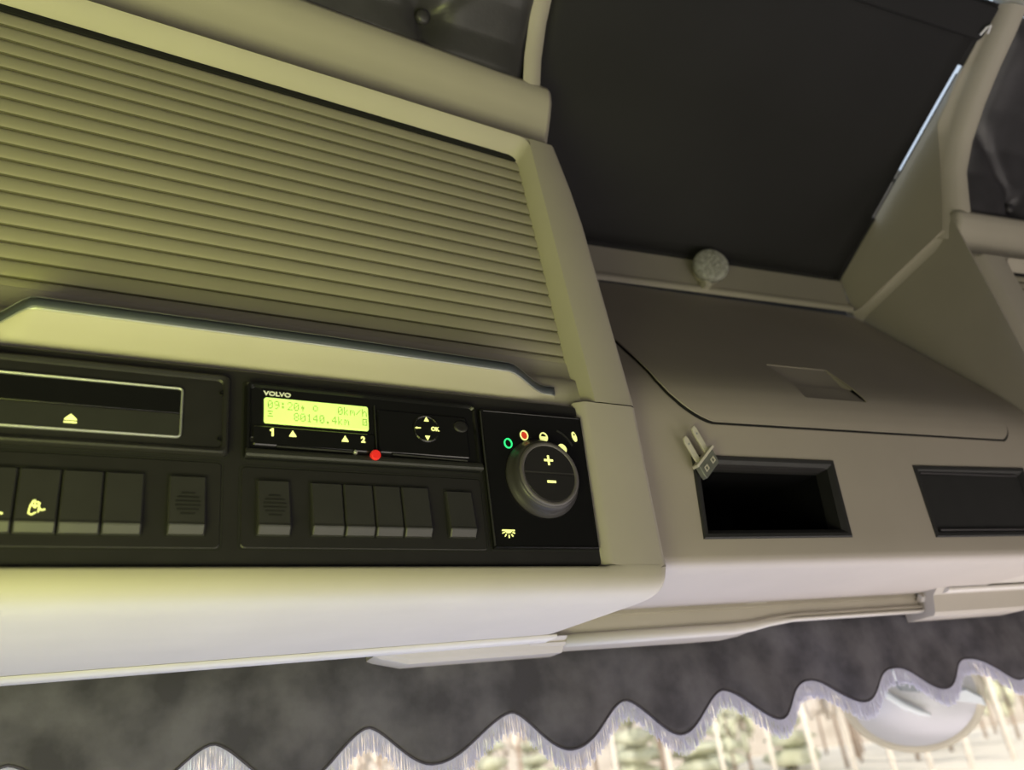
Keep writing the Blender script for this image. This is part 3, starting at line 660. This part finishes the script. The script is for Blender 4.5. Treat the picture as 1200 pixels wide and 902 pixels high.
# ------------------------------------------------------------------ quilted leather cushions under the roof
def cushion(name, label, xa, xb, prof, buttons, edge, loc, rz):
    """xb is the bay-side edge; prof is the (y, z) section; buttons pull the leather in"""
    o = empty(name, label, 'cushion', loc, rz, 'quilted roof cushions')
    pts = []; n = 34
    L = [0]
    for a, b in zip(prof, prof[1:]): L.append(L[-1] + math.hypot(b[0]-a[0], b[1]-a[1]))
    def P(s):
        for i in range(len(L)-1):
            if s <= L[i+1] or i == len(L)-2:
                t = (s - L[i])/(L[i+1]-L[i]); a, b = prof[i], prof[i+1]
                return a[0]+(b[0]-a[0])*t, a[1]+(b[1]-a[1])*t, -(b[1]-a[1])/(L[i+1]-L[i]), (b[0]-a[0])/(L[i+1]-L[i])
    def pt(x, s):
        y, z, ny, nz = P(s)
        e = min(abs(xb - x), .5) ; f = min(s, L[-1]-s)
        h = .022 * (1 - math.exp(-e/.014)) * (1 - math.exp(-max(f, 0)/.012)) - .004
        for (bx, bs) in buttons:
            d = math.hypot(x-bx, s-bs); h -= .017 * math.exp(-(d/.022)**2)
            dx = abs(x - bx - (bs - s)*.08)
            if s < bs: h -= .009 * math.exp(-(dx/.006)**2)
            for sg in (-1, 1):
                dd = abs((x-bx) - sg*(s-bs)*.95) / 1.38
                if s > bs: h -= .006 * math.exp(-(dd/.007)**2)
        return (x + edge(s), y + ny*h, z + nz*h)
    nx = 90; ns = 48
    rows = [[pt(xa + (xb-xa)*i/nx, L[-1]*j/ns) for i in range(nx+1)] for j in range(ns+1)]
    M().loft(rows, closed=False).build('leather_cover', LEATHER, o, smooth=True, solid=.002)
    for bx, bs in buttons:
        y, z, ny, nz = P(bs); c = Vector((bx + edge(bs), y + ny*.004, z + nz*.004)); N = Vector((0, ny, nz)); U = Vector((1, 0, 0)); W = N.cross(U)
        M().loft([[tuple(c + N*h + (U*math.cos(t) + W*math.sin(t))*r) for t in [math.pi*k/8 for k in range(16)]] for r, h in ((.0075, -.004), (.0085, .001), (.0075, .0042), (.004, .0058))]).build('button', LEATHER, o, smooth=True)
    return o
def sy(u, y): return y
profL = [(.062, .700), (.058, .724), (.050, .745), (.030, .775), (.0, .805), (-.05, .842), (-.10, .870)]
cushion('quilted_cushion', 'black buttoned leather cushion above the left shutter', UL, .396, profL,
        [(.2575, .082), (.02, .082), (-.2, .082)], lambda s: -.004 - .012*s/.2, (0, .5606, 0), YAWL)
profR = [(.668, .655), (.648, .700), (.632, .742), (.605, .780), (.565, .818), (.525, .850), (.484, .880), (.462, .898)]
def cr(x): return x
cR = cushion('quilted_cushion', 'black buttoned leather cushion at the upper right, above the right locker', 1.75, 1.108, profR,
        [(1.225, .055), (1.46, .055)], lambda s: -.002, (0, 0, 0), 0)

# ------------------------------------------------------------------ header rail and trim blocks above the windscreen
rail = empty('blind_rail', 'long beige sunblind rail above the windscreen, between the two trim blocks', 'rail', (0, 0, 0))
RS = [(.875, .150), (.846, .1490), (.845, .1445), (.8475, .1435), (.8475, .1265), (.845, .1255), (.842, .1225), (.841, .117), (.845, .1125), (.875, .110)]
m = M(); secs = []
for x in (.385, .43, .60, .66, .69, .72, .76, .80, .95, .986):
    k = smooth01((x - .385) / .07) 
    up_ = .012 * smooth01((x - .66) / .10)
    secs.append([(x, y, z if z > .13 else .118 + up_ + (z - .118)*(.4 + .6*k)*(1 - up_/.02)) for y, z in RS])
m.loft(secs); m.build('rail_body', BEIGE, rail)
M().loft([[(x, y, .1262 + (z - .1262)*(1 - .62*smooth01((x - .66)/.10)) + .002*smooth01((x - .66)/.10)) for y, z in ((.8462, .1262), (.8420, .1245), (.8398, .1205), (.8405, .1150), (.845, .1120), (.852, .1130))] for x in (.43, .60, .66, .69, .72, .76, .85, .986)]).build('lower_strip', CREAM, rail, smooth=True)
M().box(.690, .722, .8440, .846, .1478, .1492).build('clip_tab', CREAM, rail)
def block(name, label, x0, x1, zt, zb, y0, taper0, taper1):
    o = empty(name, label, 'trim', (0, 0, 0))
    secs = []
    for x, k in ((x0, taper0), (x0 + .006, 1 if not taper0 < 1 else taper0 + .2), (x0 + .035, 1), (x1 - .035, 1), (x1 - .004, 1 if taper1 == 1 else taper1+.2), (x1, taper1)):
        zz = zt - (zt - zb)*k
        secs.append([(x, y0 + .05, zt + .006), (x, y0 - .012, zt + .004), (x, y0 - .016, zt + .001), (x, y0 - .006, zt - (zt-zb)*k*.2), (x, y0, zz + .004*k), (x, y0 + .004, zz), (x, y0 + .05, zz)])
    M().loft(secs).build('housing', BEIGE, o, smooth=False)
    return o
bl1 = block('trim_block', 'beige trim block under the left locker, its right end cut square', .215, .428, .1215, .1075, .848, .3, 1)
bl2 = block('trim_block', 'beige trim block at the right end of the sunblind rail', .988, 1.215, .1480, .1155, .826, 1, .6)
M().loft([[(x, .805, .1475), (x, .806, .1445), (x, .812, .1425), (x, .83, .1435), (x, .83, .150)] for x in (1.004, 1.22)]).build('upper_ledge', CREAM, bl2)
M().loft([[(.982, y, z) for y, z in ((.838, .148), (.834, .142), (.838, .136), (.846, .138))], [(.990, y, z) for y, z in ((.838, .148), (.834, .142), (.838, .136), (.846, .138))]]).build('end_clip', CREAM, bl2)

# ------------------------------------------------------------------ scalloped valance
val = empty('valance', 'dark grey suede valance with scalloped edge and silver fringe across the windscreen', 'curtain', (0, 0, 0))
GAPS = [-.72, -.56, -.405, -.25, -.098, .063, .206, .358, .496, .629, .764, .907, 1.047, 1.19, 1.33, 1.47]
GAPS = [g * 1.04 for g in GAPS]
TIPZ = [.0, .0, .0, .0, .004, .006, .011, .008, .009, .012, .020, .024, .024, .022, .02]
TW = [.5]*6 + [.42, .45, .47, .50, .52, .53, .58, .58, .55]
def scallop(x):
    for i in range(len(GAPS)-1):
        if GAPS[i] <= x <= GAPS[i+1]:
            t = (x - GAPS[i])/(GAPS[i+1]-GAPS[i]); w = TW[i]
            t = .5*t/w if t < w else .5 + .5*(t-w)/(1-w)
            g = .5 - .5*math.cos(2*math.pi*t); zt = .0525 + .008*smooth01((x-.7)/.4)
            return zt - (zt - TIPZ[i]) * g**(.8 + .4*smooth01((x-.45)/.4)), t, i
    return .05, 0, 0
def vy(x, z):
    e, t, i = scallop(x)
    k = smooth01((.12 - z)/.09); kr = .35 + .65*smooth01((x - .3)/.5)
    return .885 + (-.009*math.sin(math.pi*t)**2 * k + .0025*math.sin(x*61 + 2*i)*k + .002*math.sin(x*23 + z*40)) * kr + .003*k*math.sin(9*x)
NX = 420; NZ = 14; xs = [-.70 + 2.15*i/NX for i in range(NX+1)]
rows = []
for j in range(NZ+1):
    r_ = []
    for x in xs:
        e = scallop(x)[0]; z = .135 + (e - .135)*j/NZ; r_.append((x, vy(x, z), z))
    rows.append(r_)
M().loft(rows, closed=False).build('suede_cloth', SUEDE, val, smooth=True, solid=.0022)
m = M(); hz = [(x, vy(x, scallop(x)[0]) - .0006, scallop(x)[0] + .0008) for x in xs]
m.tube(hz, .0015, 6); m.build('hem', HEM, val, smooth=True)
m = M(); x = -.68; h = .00036
while x < 1.44:
    e = scallop(x)[0]; y = vy(x, e) + .001; ln_ = .020 + random.uniform(-.0035, .0035); sw = random.uniform(-.0014, .0014); sy_ = random.uniform(-.002, .002)
    a = [(x-h, y-h, e), (x+h, y-h, e), (x, y+h, e)]; b = [(x-h+sw, y-h+sy_, e-ln_), (x+h+sw, y-h+sy_, e-ln_), (x+sw, y+h+sy_, e-ln_)]
    m.add(a + b, [(0,1,4,3), (1,2,5,4), (2,0,3,5)]); x += random.uniform(.00045, .0007)
tag(m.build('fringe', FRINGE, val), kind='stuff')

# ------------------------------------------------------------------ outside: front mirror, ground, trees
mir = empty('front_mirror', 'round front mirror on an arm outside the windscreen, below the valance', 'mirror', (1.445, 1.33, .034))
mN = Vector((-.62, -.76, -.25)).normalized(); mU = Vector((0, 0, 1)).cross(mN).normalized(); mV = mN.cross(mU)
mq = Matrix((mU, mV, mN)).transposed()
def mp(a, b, h): return tuple(mq @ Vector((a, b, h)))
RXm, RYm = .138, .110
def mc(k, h, n=40): return [tuple(mq @ Vector((RXm*k*math.cos(2*math.pi*j/n), RYm*k*math.sin(2*math.pi*j/n), h))) for j in range(n)]
M().loft([mc(.35, -.075), mc(.75, -.055), mc(.96, -.022), mc(1.0, 0), mc(1.0, .006)]).build('housing', MGREY, mir, smooth=True)
M().loft([mc(1.0, .006), mc(1.005, .009), mc(.97, .013), mc(.90, .0145), mc(.87, .013)], cap0=False, cap1=False).build('rim', MRIM, mir, smooth=True)
M().loft([mc(.89, .0125), mc(.8, .020), mc(.6, .029), mc(.4, .035), mc(.2, .0385), mc(.02, .040)], cap0=False).build('mirror_face', MIRRORM, mir, smooth=True)
M().tube([(.02, .0, .06), (.05, -.01, .10), (.03, -.03, .16), (-.02, -.06, .22)], [.018, .016, .015, .014], 10).build('arm', MGREY, mir, smooth=True)
M().tube([mp(-.066, .040, .046), mp(-.050, .016, .052), mp(-.026, -.006, .055), mp(.000, -.022, .055), mp(.018, -.030, .053)], [.004, .007, .008, .007, .004], 8).build('mirror_reflection', MWHITE, mir, smooth=True)  # white streak of a reflection on the mirror, built as a solid
M().loft([[mp(a*k - .022, b*k + .052, h) for a, b in ((-.026, .008), (-.010, .014), (.022, .004), (.026, -.012), (.006, -.014), (-.022, -.004))] for k, h in ((1, .030), (1, .060), (.8, .066))]).build('mirror_reflection', MWHITE, mir)  # bright reflected patch modelled as a white block
M().loft([[mp(a*k + .010, b*k + .026, h) for a, b in ((-.040, .010), (.0, .014), (.034, .004), (.040, -.010), (.0, -.012), (-.036, -.004))] for k, h in ((1, .030), (1, .054), (.85, .058))]).build('dark_reflection', MGREY, mir)  # dark part of the reflection, modelled as a grey block
M().loft([[mp(a*k + .094, b*k - .010, h) for a, b in ((-.030, .012), (.004, .014), (.030, -.006), (.034, -.024), (.016, -.016), (-.028, -.004))] for k, h in ((1, .012), (1, .030), (.85, .036))]).build('mirror_reflection', MWHITE, mir)  # reflected patch near the right edge, also a white solid

struct(M().add([(-2000, 1.2, -2.7), (2000, 1.2, -2.7), (2000, 4000, -2.7), (-2000, 4000, -2.7)], [(0, 1, 2, 3)]).build('ground', GROUND))
hill = M(); rd_ = random.Random(5); HP = []
for i in range(161):
    a = math.radians(-30 + 110*i/160); HP.append((math.sin(a), math.cos(a), 9 + rd_.uniform(-1.5, 2.0) + 2*math.sin(i*.21)))
hill.loft([[(x*d, y*d, -2.8 + h*k) for x, y, h in HP] for d, k in ((122, 0), (124, .35), (127, .7), (131, 1.0), (170, 1.15))], closed=False)
struct(hill.build('wooded_hill', mat('distant_wood', (.36, .31, .26), .9, color2=(.48, .42, .36), nscale=.35, detail=8), smooth=True))
def blob(r, seed, sub=2, squash=(1, 1, 1), amp=.3):
    bm = bmesh.new(); bmesh.ops.create_icosphere(bm, subdivisions=sub, radius=r); rd = random.Random(seed)
    for v in bm.verts:
        k = 1 + rd.uniform(-amp, amp); v.co = Vector((v.co.x*squash[0]*k, v.co.y*squash[1]*k, v.co.z*squash[2]*k))
    v = [tuple(p.co) for p in bm.verts]; bm.verts.index_update(); f = [tuple(q.index for q in p.verts) for p in bm.faces]; bm.free(); return v, f
def tree(name, label, group, trunk_mat, leaf_mat, h, r, crown, seed):
    o = empty(name, label, 'tree', (0, 0, 0), 0, group); rd = random.Random(seed)
    m = M().tube([(0, 0, -.3), (rd.uniform(-.1, .1), 0, h*.35), (rd.uniform(-.2, .2), rd.uniform(-.1, .1), h*.7), (rd.uniform(-.2, .2), 0, h)], [r, r*.85, r*.6, r*.2], 8)
    m.build('trunk', trunk_mat, o, smooth=True)
    m = M()
    if crown == 'cone':
        for k in range(9):
            t = k/8; z = .8 + (h - .8)*t; rr = (1 - t)*h*.145 + .2
            v, f = blob(rr, seed*50 + k, 2, (1, 1, .42), .35); m.add([(a, b, c + z) for a, b, c in v], f)
    else:
        for k in range(44):
            z = h*rd.uniform(.25 if crown == 'bush' else .42, 1.0); a = rd.uniform(0, 6.28); d = rd.uniform(.1, h*(.03 if trunk_mat is BIRCH else .09))
            v, f = blob(rd.uniform(.35, .8)*h*.066, seed*50 + k, 2, (.6, .6, 1.9), .4); m.add([(p + d*math.cos(a), q_ + d*math.sin(a), c + z) for p, q_, c in v], f)
    m.build('foliage', leaf_mat, o, smooth=True)
    return o
protos = [tree('birch_tree', 'pale slender birch trunk standing beyond the windscreen', 'birches beyond the windscreen', BIRCH, TWIG, 13, .125, 'high', 1),
          tree('pine_tree', 'muted green pine standing beyond the windscreen', 'pines beyond the windscreen', BARK, PINE, 11, .16, 'cone', 2),
          tree('leafy_tree', 'yellow-green leafy tree standing beyond the windscreen', 'leafy trees beyond the windscreen', BARK, LEAF, 8, .13, 'bush', 3),
          tree('bare_tree', 'brownish half-bare tree standing beyond the windscreen', 'bare trees beyond the windscreen', BARK, TWIG, 10, .14, 'high', 4)]
used = set()
def plant(kind, az, dist, sc):
    """az = bearing in degrees to the right of straight ahead"""
    o = protos[kind]
    if kind in used: o = copy_tree(o)
    used.add(kind)
    o.location = (dist*math.sin(math.radians(az)), dist*math.cos(math.radians(az)), -2.7)
    o.rotation_euler = (0, 0, random.uniform(0, 6.28)); o.scale = (sc, sc, sc)
for az, d in ((43.2, 50), (45.3, 46), (47.3, 50), (49.4, 47), (51.6, 51), (41.0, 48), (38.6, 51), (32.4, 48), (29.0, 50), (35.6, 49), (54.0, 50)): plant(0, az, d, random.uniform(.95, 1.1))
for row_, d in enumerate((61, 68, 76, 85, 95)):                     # staggered rows, none crowding the next
    step = math.degrees(5.2 / d); az = -11 + step * .5 * (row_ % 2)
    while az < 54:
        plant(random.choice((1, 2, 3, 3, 3)) if row_ else random.choice((2, 3, 3)), az + random.uniform(-.2, .2)*step, d, random.uniform(.85, 1.1)); az += step
